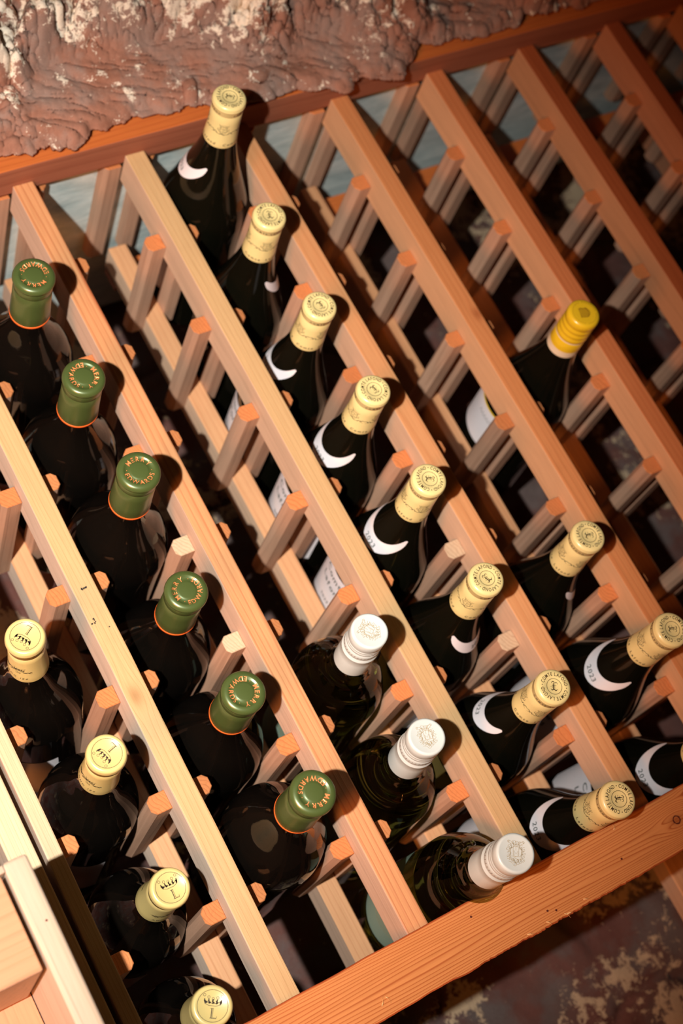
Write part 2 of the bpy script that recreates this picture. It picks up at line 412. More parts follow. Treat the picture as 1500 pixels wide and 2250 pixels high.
me, c = box('front_board', 0-.2, 10.6, .33, TW, -DB, .1, .0014, 2, front=lambda nn: 0 if nn.y < -.6 else 1, cuts=30, long='u', wob=.0003)
rpart('front_board', me, [BOARDT, BOARDTU], c)
# lower front board with a splintered lower arris
def bottom_board():
    u0, u1 = -.25, 10.6; nx = 900; xs = np.linspace(u0, u1, nx)
    r1 = (fbm(xs*3, xs*0, 7, 3)-.5)*.012; r2 = (fbm(xs*5, xs*0+4, 8, 4)-.5)*.02+(fbm(xs*60, xs*0, 12, 2)-.5)*.014*sstep(1.1, .3, np.abs(xs-3.0))
    top = BU+r1; bot = BL+r2; b = .010
    prof = [(top*0+.1, top+.0), (-DB+b+top*0, top), (-DB+b*.3+top*0, top+b*.3), (-DB+top*0, top+b),
            (-DB+top*0, BU+.1+top*0), (-DB+top*0, BU+.2+top*0), (-DB+top*0, BU+.3+top*0), (-DB+top*0, bot-b), (-DB+b*.5+top*0, bot), (top*0+.1, bot)]
    Wg = np.stack([p[0] for p in prof], 1); Vg = np.stack([p[1] for p in prof], 1); Ug = np.repeat(xs[:, None], len(prof), 1)
    c = P(3.0, (BU+BL)/2, -DB/2)
    me = grid_mesh('front_board', Ug*U-c.x, Wg*U-c.y, (11-Vg)*U-c.z)
    me.flip_normals() if False else None
    me.polygons.foreach_set('use_smooth', [False]*len(me.polygons))
    mi = [0 if 3 <= (k % (len(prof)-1)) <= 6 else 1 for k in range(len(me.polygons))]
    me.polygons.foreach_set('material_index', mi)
    bm = bmesh.new(); bm.from_mesh(me)
    bmesh.ops.holes_fill(bm, edges=[e for e in bm.edges if e.is_boundary]); bmesh.ops.recalc_face_normals(bm, faces=bm.faces); bm.to_mesh(me); bm.free()
    return me, c
me, c = bottom_board(); bb = rpart('front_board', me, [BOARDB, BOARDS], c)
bbw = c
def disc_mesh(name, r, d, n_=14, wob=.0, seed=1, dome=.0):
    rr = random.Random(seed); vs = [(0, -d-dome, 0)]; fs = []
    for k in range(n_):
        a = 2*math.pi*k/n_; q = r*(1+rr.uniform(-wob, wob)); vs.append((q*math.cos(a), -d, q*math.sin(a)))
    for k in range(n_): 
        vs.append((vs[k+1][0]*1.03, .0003, vs[k+1][2]*1.03))
    for k in range(n_):
        k2 = (k+1) % n_; fs.append((0, k+1, k2+1)); fs.append((k+1, k+1+n_, k2+1+n_, k2+1))
    return mesh(name, vs, fs, smooth=False)
def ring_mesh(name, r0, r1, d, n_=18, wob=.1, seed=1):
    rr = random.Random(seed); vs = []; fs = []
    for k in range(n_):
        a = 2*math.pi*k/n_; w = 1+rr.uniform(-wob, wob); w2 = 1+rr.uniform(-wob, wob)
        for q in (r0*w, r1*w2): vs.append((q*math.cos(a), -d, q*math.sin(a)))
    for k in range(n_):
        k2 = (k+1) % n_; fs.append((2*k, 2*k+1, 2*k2+1, 2*k2))
    return mesh(name, vs, fs)
for (ku, kv, r) in ((4.168, 7.25, .0034), (4.37, 7.12, .003)):
    l = P(ku, kv, -DB)-bbw
    k_ = link('knot', ring_mesh('knot', r*.75, r*1.05, .00012, 20, .08, int(ku*10)), [KNOT], bb, l)
for (ku, kv) in ((2.98, 7.385), (2.92, 7.36), (3.62, 7.30), (2.4, 7.15)):
    link('nail_head', disc_mesh('nail_head', .0009, .0001, 10), [KNOT], bb, P(ku, kv, -DB)-bbw)
def splinter(u, v, a, L, bb, base, wd_=.0004, col=None):
    vs = []; fs = []; k = 5
    for q in range(k):
        t = q/(k-1); x = L*t*math.cos(a)+math.sin(t*5)*.0006; z = -L*t*math.sin(a); h = wd_*(1-t*.8); y = -.0002-.0012*math.sin(t*2.4)
        vs += [(x, y, z+h), (x, y-.0002, z), (x, y, z-h)]
    for q in range(k-1):
        for j in range(2): a_ = q*3+j; fs.append((a_, a_+1, a_+4, a_+3))
    return link('splinter', mesh('splinter', vs, fs), [col], bb, P(u, v, -DB)-base)
PALE = plain('torn_wood_fibre', srgb(244, 200, 140), .7, .2)
for (u, v, a, L) in ((3.02, 7.43, 1.0, .006), (3.04, 7.44, .3, .004), (2.55, 7.09, .35, .007), (2.6, 7.085, .2, .005), (2.87, 7.42, .9, .005), (3.68, 7.1, -1.2, .004), (1.55, 7.37, -1.0, .007), (1.60, 7.33, 1.3, .006), (3.2, 7.41, .5, .004), (2.7, 7.43, .4, .005)):
    splinter(u, v, a, L, bb, bbw, col=PALE)
# rear horizontal rail and a long rear leg
me, c = box('rear_board', 3.0, 10.8, .64, .86, 1.5, 1.62, .001, 1, front=fr); rpart('rear_board', me, [BOARDT, BOARDTU], c)
me, c = box('rear_leg', 4.93, 5.15, 7.3, 10.98, 1.62, 1.85, .001, 1, front=fr); rpart('rear_leg', me, [REAR, SIDE[4]], c)
me, c = box('rear_leg', -.1, .12, 7.3, 10.98, 1.62, 1.85, .001, 1, front=fr); rpart('rear_leg', me, [REAR, SIDE[4]], c)
# black pen specks on upright 1
INK = plain('black_speck', (.01, .008, .008), .6)
for (x, y) in ((179, 1294), (181, 1296), (184, 1293), (188, 1291), (205, 1360), (207, 1363), (210, 1366), (208, 1369), (202, 1371), (240, 1377)):
    # pixel ray onto the upright's face at w = 0
    dr = R3.T @ np.array([(x-750)/F, (y-1125)/F, 1.0]); X = np.array(CAM)+dr*(-CAM[2]/dr[2])
    sp = link('stain_speck', disc_mesh('stain_speck', .0005+.0002*((x*7) % 3), .0001, 7, .4, x), [INK], rack)
    sp.location = P(X[0], X[1], -.003)-RL

# ------------------------------------------------------------------ neighbouring rack with its bin front
nb = empty('display_bin', P(-.6, 10.98, .2), 'pale wooden bin front with rounded side panel at the lower left corner', 'bin')
NB = nb.location.copy()
BEIGE = wood('bin_panel_wood', srgb(172, 152, 130), srgb(160, 134, 106), 'Z', .008, .3, .15)
BORG = wood('bin_front_wood', srgb(176, 126, 90), srgb(160, 106, 70), 'X', .009, .45, .3)
me, c = box('post', -.18, .006, 2.8, 10.98, .0, .34, .0014, 3, front=fr); rpart('post', me, [FRONT[0], SIDE[0]], c, nb, NB)
me, c = box('side_panel', -.402, -.255, 5.646, 10.98, -1.2, -.01, .0032, 4, front=fr); rpart('side_panel', me, [BEIGE, SIDE[0]], c, nb, NB)
me, c = box('top_rail', -2.2, -.404, 5.655, 5.70, -1.2, -1.06, .001, 2, front=fr); rpart('top_rail', me, [BEIGE, SIDE[0]], c, nb, NB)
me, c = box('drawer_front', -2.2, -.44, 5.712, 6.29, -1.2, -.2, .001, 2, front=fr); rpart('drawer_front', me, [BORG, SIDE[0]], c, nb, NB)  # depth added so its shadow covers the back panel
me, c = box('side_panel', -2.4, -2.21, 5.646, 10.98, -1.2, -.01, .0032, 4, front=fr); rpart('side_panel', me, [BEIGE, SIDE[0]], c, nb, NB)
me, c = box('back_panel', -2.2, -.41, 5.72, 10.98, -.12, -.02, .001, 2, front=fr); rpart('back_panel', me, [SIDE[8], SIDE[8]], c, nb, NB)
link('nail_head', disc_mesh('nail_head', .0008, .0002, 10), [KNOT], nb, P(-.31, 6.05, -1.2)-NB)

# ------------------------------------------------------------------ lettering kit
_glyph = {}
def glyphs(chars):
    todo = [ch for ch in chars if ch not in _glyph and ch != ' ']
    obs = []
    for ch in todo:
        cu = bpy.data.curves.new('g', 'FONT'); cu.body = ch; cu.size = 1; cu.resolution_u = 3; cu.offset = .014; cu.fill_mode = 'FRONT'
        ob = bpy.data.objects.new('g', cu); COL.objects.link(ob); obs.append((ch, ob, cu))
    if not obs: return
    bpy.context.view_layer.update(); dg = bpy.context.evaluated_depsgraph_get()
    for ch, ob, cu in obs:
        me = ob.evaluated_get(dg).to_mesh()
        vs = [(v.co.x, v.co.y) for v in me.vertices]; fs = [tuple(p.vertices) for p in me.polygons]
        xs = [v[0] for v in vs]; x0, x1 = min(xs), max(xs)
        _glyph[ch] = ([(x-x0, y) for x, y in vs], fs, x1-x0)
        ob.evaluated_get(dg).to_mesh_clear()
    for ch, ob, cu in obs: bpy.data.objects.remove(ob); bpy.data.curves.remove(cu)
glyphs("COMTELAFNDERYWS•0123568ambflontedéANUIHT")
class Ink:
    """flat 2D artwork (metres) that is later laid on a disc, a cylinder or a label"""
    def __init__(s): s.v = []; s.f = []
    def poly(s, pts): 
        b_ = len(s.v); s.v += list(pts); s.f.append(tuple(range(b_, b_+len(pts)))); return s
    def char(s, ch, x, y, size, rot=0, sx=1.0, yc=.36):
        """centred glyph"""
        vs, fs, wd_ = _glyph[ch]; b_ = len(s.v); c_, s_ = math.cos(rot), math.sin(rot)
        for (a, b2) in vs:
            px, py = (a-wd_/2)*size*sx, (b2-yc)*size
            s.v.append((x+px*c_-py*s_, y+px*s_+py*c_))
        s.f += [tuple(i+b_ for i in f_) for f_ in fs]
    def text(s, t, x, y, size, gap=.12, sx=1.0):
        """centred straight line"""
        ws = [(.35 if ch == ' ' else _glyph[ch][2]) for ch in t]; tot = sum(ws)+gap*(len(t)-1); cx = x-tot*size*sx/2
        for ch, w_ in zip(t, ws):
            if ch != ' ': s.char(ch, cx+w_*size*sx/2, y, size, 0, sx)
            cx += (w_+gap)*size*sx
    def arc(s, t, r, a0, a1, size, sx=1.0, inward=False):
        """letters spread evenly between two angles (radians, measured clockwise from up)"""
        n_ = len(t)
        ws = [(.45 if ch == ' ' else _glyph[ch][2]+.25) for ch in t]; tot = sum(ws); acc = 0
        for ch, w_ in zip(t, ws):
            a = a0+(a1-a0)*(acc+w_/2)/tot; acc += w_
            if ch == ' ': continue
            s.char(ch, r*math.sin(a), r*math.cos(a), size, -a+(math.pi if inward else 0), sx)
    def line(s, pts, w_, closed=False):
        pts = list(pts); n_ = len(pts); L = []
        for i in range(n_):
            a = pts[(i-1) % n_] if (closed or i > 0) else pts[i]; b_ = pts[(i+1) % n_] if (closed or i < n_-1) else pts[i]
            dx, dy = b_[0]-a[0], b_[1]-a[1]; q = math.hypot(dx, dy) or 1; ww = w_[i] if isinstance(w_, (list, tuple)) else w_
            L.append((-dy/q*ww/2, dx/q*ww/2))
        b0 = len(s.v)
        for (x, y), (nx_, ny) in zip(pts, L): s.v += [(x+nx_, y+ny), (x-nx_, y-ny)]
        for i in range(n_-(0 if closed else 1)):
            j = (i+1) % n_; s.f.append((b0+2*i, b0+2*i+1, b0+2*j+1, b0+2*j))
    def circle(s, x, y, r, w_, n_=28): s.line([(x+r*math.cos(2*math.pi*k/n_), y+r*math.sin(2*math.pi*k/n_)) for k in range(n_)], w_, True)
    def dot(s, x, y, r, n_=8): s.poly([(x+r*math.cos(2*math.pi*k/n_), y+r*math.sin(2*math.pi*k/n_)) for k in range(n_)])
    def place(s, o_, x, y, sc, rot=0, flip=1):
        b_ = len(s.v); c_, s_ = math.cos(rot), math.sin(rot)
        for (a, b2) in o_.v: a *= sc*flip; b2 *= sc; s.v.append((x+a*c_-b2*s_, y+a*s_+b2*c_))
        s.f += [tuple(i+b_ for i in f_) for f_ in o_.f]
    def disc(s, name, zf):
        """lay on a cap top: zf(r) height"""
        vs = [(x, y, zf(math.hypot(x, y))) for x, y in s.v]; return mesh(name, vs, s.f)
    def wrap(s, name, rf, z0, a0=0, eps=.00012):
        """x runs round the bottle, y along it"""
        vs = []
        for x, y in s.v:
            z = z0+y; r = rf(z); a = a0+x/r; r += eps; vs.append((r*math.sin(a), -r*math.cos(a), z))
        return mesh(name, vs, s.f)
def curl(x, y, r, a0, a1, k=.3, n_=9):
    return [(x+r*(1-k*t)*math.cos(a0+(a1-a0)*t), y+r*(1-k*t)*math.sin(a0+(a1-a0)*t)) for t in [i/(n_-1) for i in range(n_)]]

# blackletter L, unit high
GL = Ink()
GL.line([(-.10, .42), (-.12, .1), (-.10, -.32)], [.03, .12, .10]); GL.line([(.05, .40), (.04, .05), (.05, -.30)], [.02, .05, .05])
GL.line([(-.38, -.30), (-.22, -.42), (-.02, -.30), (.18, -.44), (.40, -.26)], [.03, .12, .09, .13, .02]); GL.line(curl(-.16, .34, .20, 0, 3.6), [.02, .04, .06, .08, .08, .06, .05, .04, .02])
GL.line([(-.30, .08), (.22, .12)], .03); GL.line(curl(.20, .30, .16, 3.4, -.6), [.02, .04, .06, .07, .06, .05, .04, .03, .02]); GL.line([(-.42, -.06), (-.2, -.10)], .03)
# coat of arms, unit high
AR = Ink()   # stroke widths are in units of the emblem height
AR.line([(-.26, .22), (.26, .22), (.26, -.10), (.16, -.26), (0, -.32), (-.16, -.26), (-.26, -.10)], .03, True)
AR.line([(0, .22), (0, -.3)], .025); AR.line([(-.26, -.02), (.26, -.02)], .025)
for sx in (-1, 1):
    AR.line(curl(sx*.13, .1, .08, 0, 5), .025); AR.line(curl(sx*.12, -.14, .06, 0, 5), .025)
    AR.line([(sx*.2, -.42), (sx*.42, -.34), (sx*.5, -.18), (sx*.62, -.26), (sx*.74, -.14), (sx*.95, -.2)], [.02, .07, .03, .07, .05, .01])
    AR.line([(sx*.30, -.10), (sx*.40, .02), (sx*.36, .16)], .03); AR.line([(sx*.55, -.3), (sx*.82, -.42)], [.05, .01])
AR.line([(-.2, -.42), (-.08, -.36), (.08, -.44), (.2, -.42)], .06)
AR.line([(-.24, .26), (.24, .26)], .05)
for k in range(7):
    x = (k-3)*.085; AR.line([(x*.8, .28), (x*1.25, .46)], [.03, .015]); AR.dot(x*1.3, .49, .025, 6)
AR.line([(-.28, .4), (.28, .4)], .02)
# wreathed monogram, unit radius
CR = Ink()
for k in range(18):
    a = 2*math.pi*k/18+.1; rr_ = .74+.07*math.sin(k*2.3); x, y = rr_*.86*math.sin(a), rr_*math.cos(a)
    CR.line(curl(x, y, .17, a, a+4.6), .022); CR.line(curl(x*.84, y*.84, .11, -a, -a-4.4), .020)
    CR.line([(x*.8, y*.8), (x*1.15, y*1.1), (x*1.02, y*.9)], .018)
CR.line([(-.42, .36), (0, .52), (.42, .36)], .025); CR.line([(-.42, .36), (-.42, -.18)], .025); CR.line([(.42, .36), (.42, -.18)], .025)
CR.line([(-.22, .38), (-.22, -.2)], .022); CR.line([(.22, .38), (.22, -.2)], .022); CR.line([(0, .5), (0, .2)], .022)
CR.line([(-.16, -.22), (-.16, .18), (0, -.08), (.16, .18), (.16, -.22)], .03); CR.line([(-.4, -.25), (.4, -.25)], .025)
CR.line(curl(0, -.52, .24, 1.6, 6.9), .025); CR.line(curl(0, -.52, .14, 0, 5), .022)
for sx in (-1, 1): CR.line([(sx*.1, .6), (sx*.3, .8), (sx*.56, .92), (sx*.62, .76), (sx*.4, .66)], .024); CR.circle(sx*.6, .84, .07, .02, 10)
# coronet with pearls, unit wide
CO = Ink()
CO.line([(-.46, .02), (-.2, -.08), (.2, -.08), (.46, .02)], .025); CO.line([(-.5, .20), (-.2, .06), (.2, .06), (.5, .20)], .03)
for k in range(5):
    x = (k-2)*.25; CO.circle(x, .36-.06*math.cos(k-2)+.08*abs(k-2)*.5, .07, .02, 12); CO.line([(x*.8, .02), (x*.98, .28)], .06); CO.line([(x*.8+.06, .05), (x*.9-.05, .2)], .06)
    CO.dot(x*.8+.06, .1, .04, 6)
CO.line([(-.5, .2), (-.44, .04)], .05); CO.line([(.5, .2), (.44, .04)], .05)
# outlined roman L, unit high
RLt = Ink()
RLt.line([(-.05, .5), (-.05, -.5)], .09); RLt.line([(-.2, .5), (.16, .5)], .05); RLt.line([(.10, .5), (.10, -.45)], .035)
for k in range(6): RLt.line([(-.05, -.35+k*.15), (.10, -.35+k*.15)], .012)
RLt.line([(-.2, -.5), (.48, -.5)], .06); RLt.line([(.48, -.52), (.56, -.24)], [.07, .015]); RLt.line([(.1, -.42), (.4, -.42)], .015)
# engraved beast and rider strip, unit wide
BE = Ink(); br = random.Random(3)
for k in range(46):
    t = k/45; x = -.5+t; h_ = .05+.13*math.sin(math.pi*min(1, t*1.15))**.8+(.08 if .45 < t < .75 else 0)
    y = (br.random()-.35)*h_*1.3; q = .05+.05*br.random(); a = br.random()*3
    BE.line([(x-q*math.cos(a), y-q*math.sin(a)*.6), (x, y+.015), (x+q*math.cos(a), y+q*math.sin(a)*.6)], [.008, .024, .008])
BE.line([(-.62, .0), (-.45, .04), (-.3, .02)], [.005, .03, .04]); BE.line([(-.55, -.06), (-.4, -.08), (-.2, -.06)], [.005, .03, .03]); BE.line([(-.3, -.1), (.5, -.1)], .015)

# ------------------------------------------------------------------ bottles
def prof_fn(pr):
    zs = [p[1] for p in pr]; rs = [p[0] for p in pr]
    order = sorted(range(len(zs)), key=lambda k: (zs[k], k)); Z = [zs[k] for k in order]; Rr = [rs[k] for k in order]
    return lambda z: float(np.interp(z, Z, Rr))
def smooth_prof(pts, n_=5):
    out = []
    for i in range(len(pts)-1):
        p0 = pts[max(i-1, 0)]; p1 = pts[i]; p2 = pts[i+1]; p3 = pts[min(i+2, len(pts)-1)]
        for k in range(n_):
            t = k/n_
            out.append(tuple(.5*((2*p1[j])+(-p0[j]+p2[j])*t+(2*p0[j]-5*p1[j]+4*p2[j]-p3[j])*t*t+(-p0[j]+3*p1[j]-3*p2[j]+p3[j])*t**3) for j in (0, 1)))
    out.append(pts[-1]); return out
def lathe(name, prof, seg=48, cap0=False, cap1=False):
    vs = []; fs = []; rings = []
    for r, z in prof:
        if r < 1e-6: rings.append([len(vs)]); vs.append((0, 0, z))
        else:
            rings.append(list(range(len(vs), len(vs)+seg)))
            vs += [(r*math.sin(2*math.pi*k/seg), -r*math.cos(2*math.pi*k/seg), z) for k in range(seg)]
    for a, b_ in zip(rings[:-1], rings[1:]):
        if len(a) == 1 and len(b_) == 1: continue
        for k in range(seg):
            k2 = (k+1) % seg
            if len(a) == 1: fs.append((a[0], b_[k2], b_[k]))
            elif len(b_) == 1: fs.append((a[k], a[k2], b_[0]))
            else: fs.append((a[k], a[k2], b_[k2], b_[k]))
    return mesh(name, vs, fs, smooth=True)
mm = .001
def body(r, kind):
    base = [(0, 22), (r*.35, 19), (r*.62, 8), (r*.74, 1), (r*.8, 0), (r*.93, 1.2), (r-1, 5), (r, 9), (r, 60)]
    if kind == 'burgundy': sh = [(r, 110), (r, 140), (r-.6, 152), (r-2.6, 166), (r*.80, 184), (r*.62, 206), (r*.475, 226), (r*.39, 242), (14.2, 256), (12.9, 268), (12.6, 296)]
    elif kind == 'bordeaux': sh = [(r, 120), (r, 178), (r-.8, 190), (r-4.5, 203), (r*.72, 215), (r*.50, 225), (16.5, 234), (14.7, 240), (13.6, 256), (13.2, 270), (13.0, 296)]
    else: sh = [(r, 120), (r, 160), (r-.8, 172), (r-4, 186), (r*.74, 202), (r*.55, 216), (17.5, 229), (14.9, 240), (13.4, 256), (12.8, 270), (12.6, 296)]
    pts = [(a*mm, b_*mm) for a, b_ in base+sh]
    return smooth_prof(pts[:-1], 5)+[pts[-1], (0, 296*mm)]
H = .300
def cap_y():
    L = .0505
    return [(14.9, -L*1000), (15.0, -L*1000+.4), (14.6, -44), (14.0, -34), (13.85, -22), (13.8, -12.2), (13.6, -11.8), (13.85, -11.4), (13.8, -7.0), (14.25, -6.2), (14.75, -5.2), (14.85, -4.2), (14.4, -3.4), (14.5, -2.6), (14.1, -1.4), (13.1, -.5), (11.6, -.05), (8, 0), (7.8, -.12), (0, -.12)]
def cap_g():
    return [(16.5, -52.5), (16.6, -52.2), (16.2, -40), (15.9, -26), (15.75, -15), (15.6, -14.7), (15.75, -14.4), (15.7, -9), (15.5, -7.2), (16.5, -6), (17.0, -5.0), (16.9, -3.4), (16.2, -1.6), (14.8, -.5), (12.6, 0), (11.6, -.15), (10.9, -.9), (8.3, -1.1), (7.3, -.5), (6, -.25), (0, -.2)]
def cap_w():
    return [(15.0, -58), (15.05, -57.6), (14.9, -40), (14.9, -31), (15.2, -30.4), (15.2, -29.6), (14.7, -29), (14.7, -26.6), (14.2, -26), (14.6, -25.4), (14.6, -19), (14.2, -18.4), (14.2, -17.6), (14.6, -17), (14.6, -14.6), (14.25, -14), (14.6, -13.4), (14.6, -11.6), (14.25, -11), (14.7, -10), (14.7, -1.8), (14.3, -.7), (13.4, 0), (12.6, .05), (12.2, -.1), (0, -.1)]
def cap_l():
    return [(15.3, -54), (15.35, -53.6), (14.8, -46), (14.1, -34), (13.7, -22), (13.6, -13.6), (13.4, -13.3), (13.7, -13), (13.7, -7.4), (14.4, -6.4), (14.9, -5.2), (14.5, -4.2), (14.6, -3), (14.1, -1.1), (13.1, -.2), (11.6, 0), (11.2, -.3), (0, -.3)]
def cap_yy():
    return [(15.0, -55), (15.05, -54.6), (14.9, -40), (14.8, -31), (14.4, -30.4), (14.5, -29.6), (15.1, -28.8), (15.1, -25), (14.5, -23.6), (14.6, -22.4), (15.0, -21.4), (15.0, -18.5), (14.3, -17.2), (14.4, -16), (14.9, -15), (14.9, -12), (14.2, -10.6), (14.4, -9.4), (15, -8.4), (15.1, -4.5), (14.7, -2), (13.6, -.6), (12, 0), (9, 0), (0, 0)]
CAPS = {'y': cap_y(), 'g': cap_g(), 'w': cap_w(), 'l': cap_l(), 'yy': cap_yy()}

def dark_glass(name, col, rough=.035):
    m, nt, b = new_mat(name); n = N(nt); tc = n.add('ShaderNodeTexCoord')
    f = n.noise(tc.outputs['Object'], 60, 3, .5)
    b.inputs['Base Color'].default_value = col+(1,); b.inputs['Specular IOR Level'].default_value = .4
    d_ = n.noise(tc.outputs['Object'], 700, 3, .7)
    n.link(n.math('ADD', n.math('MULTIPLY', n.ramp(d_, [(.5, 0.0), (.8, 1.0)]), .12), rough), b.inputs['Roughness'])
    n.link(n.bump(f, .05, .002), b.inputs['Normal']); return m
G_RED = dark_glass('red_wine_bottle_glass', (.0035, .0025, .0018)); G_BUR = dark_glass('dark_olive_bottle_glass', (.0040, .0035, .0018), .05)
m, nt, b = new_mat('green_bottle_glass'); b.inputs['Base Color'].default_value = (.62, .66, .22, 1); b.inputs['Transmission Weight'].default_value = 1
b.inputs['Roughness'].default_value = .02; b.inputs['IOR'].default_value = 1.5
n = N(nt); ab = n.add('ShaderNodeVolumeAbsorption'); ab.inputs['Color'].default_value = (.55, .62, .10, 1); ab.inputs['Density'].default_value = 5
n.link(ab.outputs[0], nt.nodes['Material Output'].inputs['Volume']); G_GRN = m
M_YEL = plain('cream_foil', srgb(236, 214, 146), .33, .5, coat=.25); M_GRN = plain('olive_green_foil', srgb(78, 92, 46), .34, .5, metal=.25, coat=.15)
M_ORG = plain('orange_band', srgb(236, 104, 40), .4); M_WHT = plain('white_screw_cap', srgb(208, 214, 208), .38, .5, coat=.2)
M_LCR = plain('pale_yellow_foil', srgb(208, 184, 118), .3, .5, coat=.3); M_YY = plain('bright_yellow_cap', srgb(240, 196, 36), .3, .5, coat=.35)
M_INK = plain('dark_brown_print', srgb(46, 26, 10), .5); M_COP = plain('copper_print', srgb(232, 140, 84), .4, .5, metal=.3)
M_TAN = plain('tan_print', srgb(168, 144, 98), .5); M_BRN = plain('brown_print', srgb(134, 84, 20), .5)
M_PAP = plain('white_label_paper', srgb(232, 222, 222), .65, .3, bump=.15, bscale=900); M_GRY = plain('grey_print', srgb(96, 100, 96), .6)
M_SAGE = plain('sage_label_paper', srgb(120, 140, 124), .65, .3, bump=.15, bscale=900); M_SAGP = plain('sage_print', srgb(150, 150, 118), .6); M_PNK = plain('pale_band_print', srgb(238, 214, 180), .5)
M_YEDGE = plain('yellow_label_edge', srgb(230, 190, 50), .5); M_LINE = plain('label_outline_print', srgb(196, 180, 186), .6)
M_SEAM = plain('foil_seam_shade', srgb(190, 160, 96), .5); M_SLOT = plain('perforation_shade', srgb(150, 140, 130), .6)

ZT = H
cap_z = {k: (lambda r, pr=[(a*mm, b_*mm) for a, b_ in v]: float(np.interp(r, [p[0] for p in pr[::-1][:6]], [p[1] for p in pr[::-1][:6]]))) for k, v in CAPS.items()}
def top_h(kind):
    pr = [(a*mm, b_*mm) for a, b_ in CAPS[kind]][::-1]
    rs = []; zs = []
    for r, z in pr:
        if rs and r <= rs[-1]: break
        rs.append(r); zs.append(z)
    return lambda r: ZT+float(np.interp(r, rs, zs))+.00012
def side_r(kind):
    pr = sorted([(b_*mm, a*mm) for a, b_ in CAPS[kind]]); Z = [ZT+p[0] for p in pr]; R_ = [p[1] for p in pr]
    return lambda z: float(np.interp(z, Z, R_))
ART = {}
def art():
    # cream foil: ring of words, circled blackletter, neck words, arms
    a = Ink(); r_ = .0101
    for k in (0, 1):
        b0 = k*math.pi-math.pi/2; a.arc('COMTE LAFOND', r_, b0+.16, b0+math.pi-.16, .0041, .72)
        a.dot(r_*math.sin(b0), r_*math.cos(b0), .00045)
    a.circle(0, 0, .0063, .00036, 40); a.place(GL, 0, 0, .0076)
    ART['y_top'] = a.disc('lettering', top_h('y'))
    s = Ink(); c_ = 2*math.pi*.0139
    for k in range(2):
        x0 = k*c_/2
        s.text('COMTE LAFOND', x0, .0412, .0026, .42, 1.05); s.place(AR, x0, .0225, .0125)
        s.text('Comte', x0-c_*.115, .0046, .0040, .30, 1.0); s.text('Lafond', x0+c_*.125, .0046, .0040, .30, 1.0)
        s.place(AR, x0+c_/4, .0225, .0125)
    ART['y_side'] = s.wrap('neck_print', side_r('y'), ZT-.0505)
    # green foil
    a = Ink(); a.arc('MERRY', .0098, -1.15, 1.15, .0052, .95); a.arc('EDWARDS', .0098, math.pi+1.38, math.pi-1.38, .0052, .95, True)
    for sg in (-1, 1): a.dot(sg*.0095, .0004, .00032)
    ART['g_top'] = a.disc('lettering', top_h('g'))
    # white cap
    a = Ink(); a.place(CR, 0, 0, .0096); ART['w_top'] = a.disc('crest', top_h('w'))
    s = Ink(); c_ = 2*math.pi*.0146
    for k in range(34): s.line([(k*c_/34, .0338), (k*c_/34+.0006, .0364)], .0006)
    for k in range(3):
        for q in range(11): s.line([(k*c_/3+q*.0007, .0424), (k*c_/3+q*.0007, .0432)], .0003)
    ART['w_side'] = s.wrap('knurled_band', side_r('w'), ZT-.058)
    # coronet foil
    a = Ink(); a.circle(0, 0, .0108, .00030, 44); a.place(RLt, 0, -.0050, .0064); a.place(CO, 0, .0010, .0125)
    ART['l_top'] = a.disc('lettering', top_h('l'))
    s = Ink(); c_ = 2*math.pi*.0143
    for k in range(2):
        s.place(BE, k*c_/2, .0165, .023); s.text('ANNO 180', k*c_/2, .0062, .0031, .38, 1.0)
        s.place(CO, k*c_/2+.0015, .0195, .008)
    ART['l_side'] = s.wrap('neck_print', side_r('l'), ZT-.054)
    # yellow cap
    a = Ink()
    for k in range(34):
        if k % 9 == 8: continue
        t = 2*math.pi*k/34; a.line([(.0104*math.sin(t)-.0004, .0104*math.cos(t)), (.0118*math.sin(t), .0118*math.cos(t)), (.0110*math.sin(t+.06), .0110*math.cos(t+.06))], .00028)
    hx = [(.0052, 0), (.0042, .0042), (0, .0050), (-.0042, .0042), (-.0050, 0), (-.0042, -.0042), (0, -.0050), (.0042, -.0042)]
    hx = [(-.0046, .0046), (.0046, .0046), (.0046, -.002), (.001, -.0052), (-.001, -.0052), (-.0046, -.002)]
    a.line(hx, .0004, True)
    for k in range(7):
        t = -.0042+k*.0014; a.line([(t, .0044), (t+.0010, .0022), (t-.0006, 0), (t+.0008, -.0022), (t*.5, -.0046)], .0004)
        a.line([(-.0044, .0040-k*.0012), (0, .0032-k*.0012), (.0044, .0040-k*.0012)], .0003)
    ART['yy_top'] = a.disc('emblem', top_h('yy'))
art()
def make_band(name, kind, z0, z1, eps=.00010, seg=48):
    rf = side_r(kind); return lathe(name, [(rf(ZT+z0)+eps, ZT+z0), (rf(ZT+z1)+eps, ZT+z1)], seg)
def label_mesh(name, rf, z0, z1, half, nz=8, na=24, eps=.00025, shape=None, off=0):
    """rectangular label on the barrel, centred on angle 0; or crescent when shape given"""
    Vg = []; Fg = []
    for i in range(na+1):
        t = -1+2*i/na
        if shape == 'crescent':
            mid = (z0+z1)/2+.020*abs(t)**1.9; hh0 = (z1-z0)/2*(1-.50*abs(t)**1.5); e_ = max(0.0, (abs(t)-.86)/.14)
            hh = hh0*math.sqrt(max(0.0, 1-e_*e_*.998)); a_, b_ = mid-hh, mid+hh
        else: a_, b_ = z0, z1
        for k in range(nz+1):
            z = a_+(b_-a_)*k/nz; r = rf(z)+eps; an = half*t
            Vg.append((r*math.sin(an), -r*math.cos(an), z))
    for i in range(na):
        for k in range(nz):
            q = i*(nz+1)+k; Fg.append((q, q+nz+1, q+nz+2, q+1))
    return mesh(name, Vg, Fg, smooth=True)

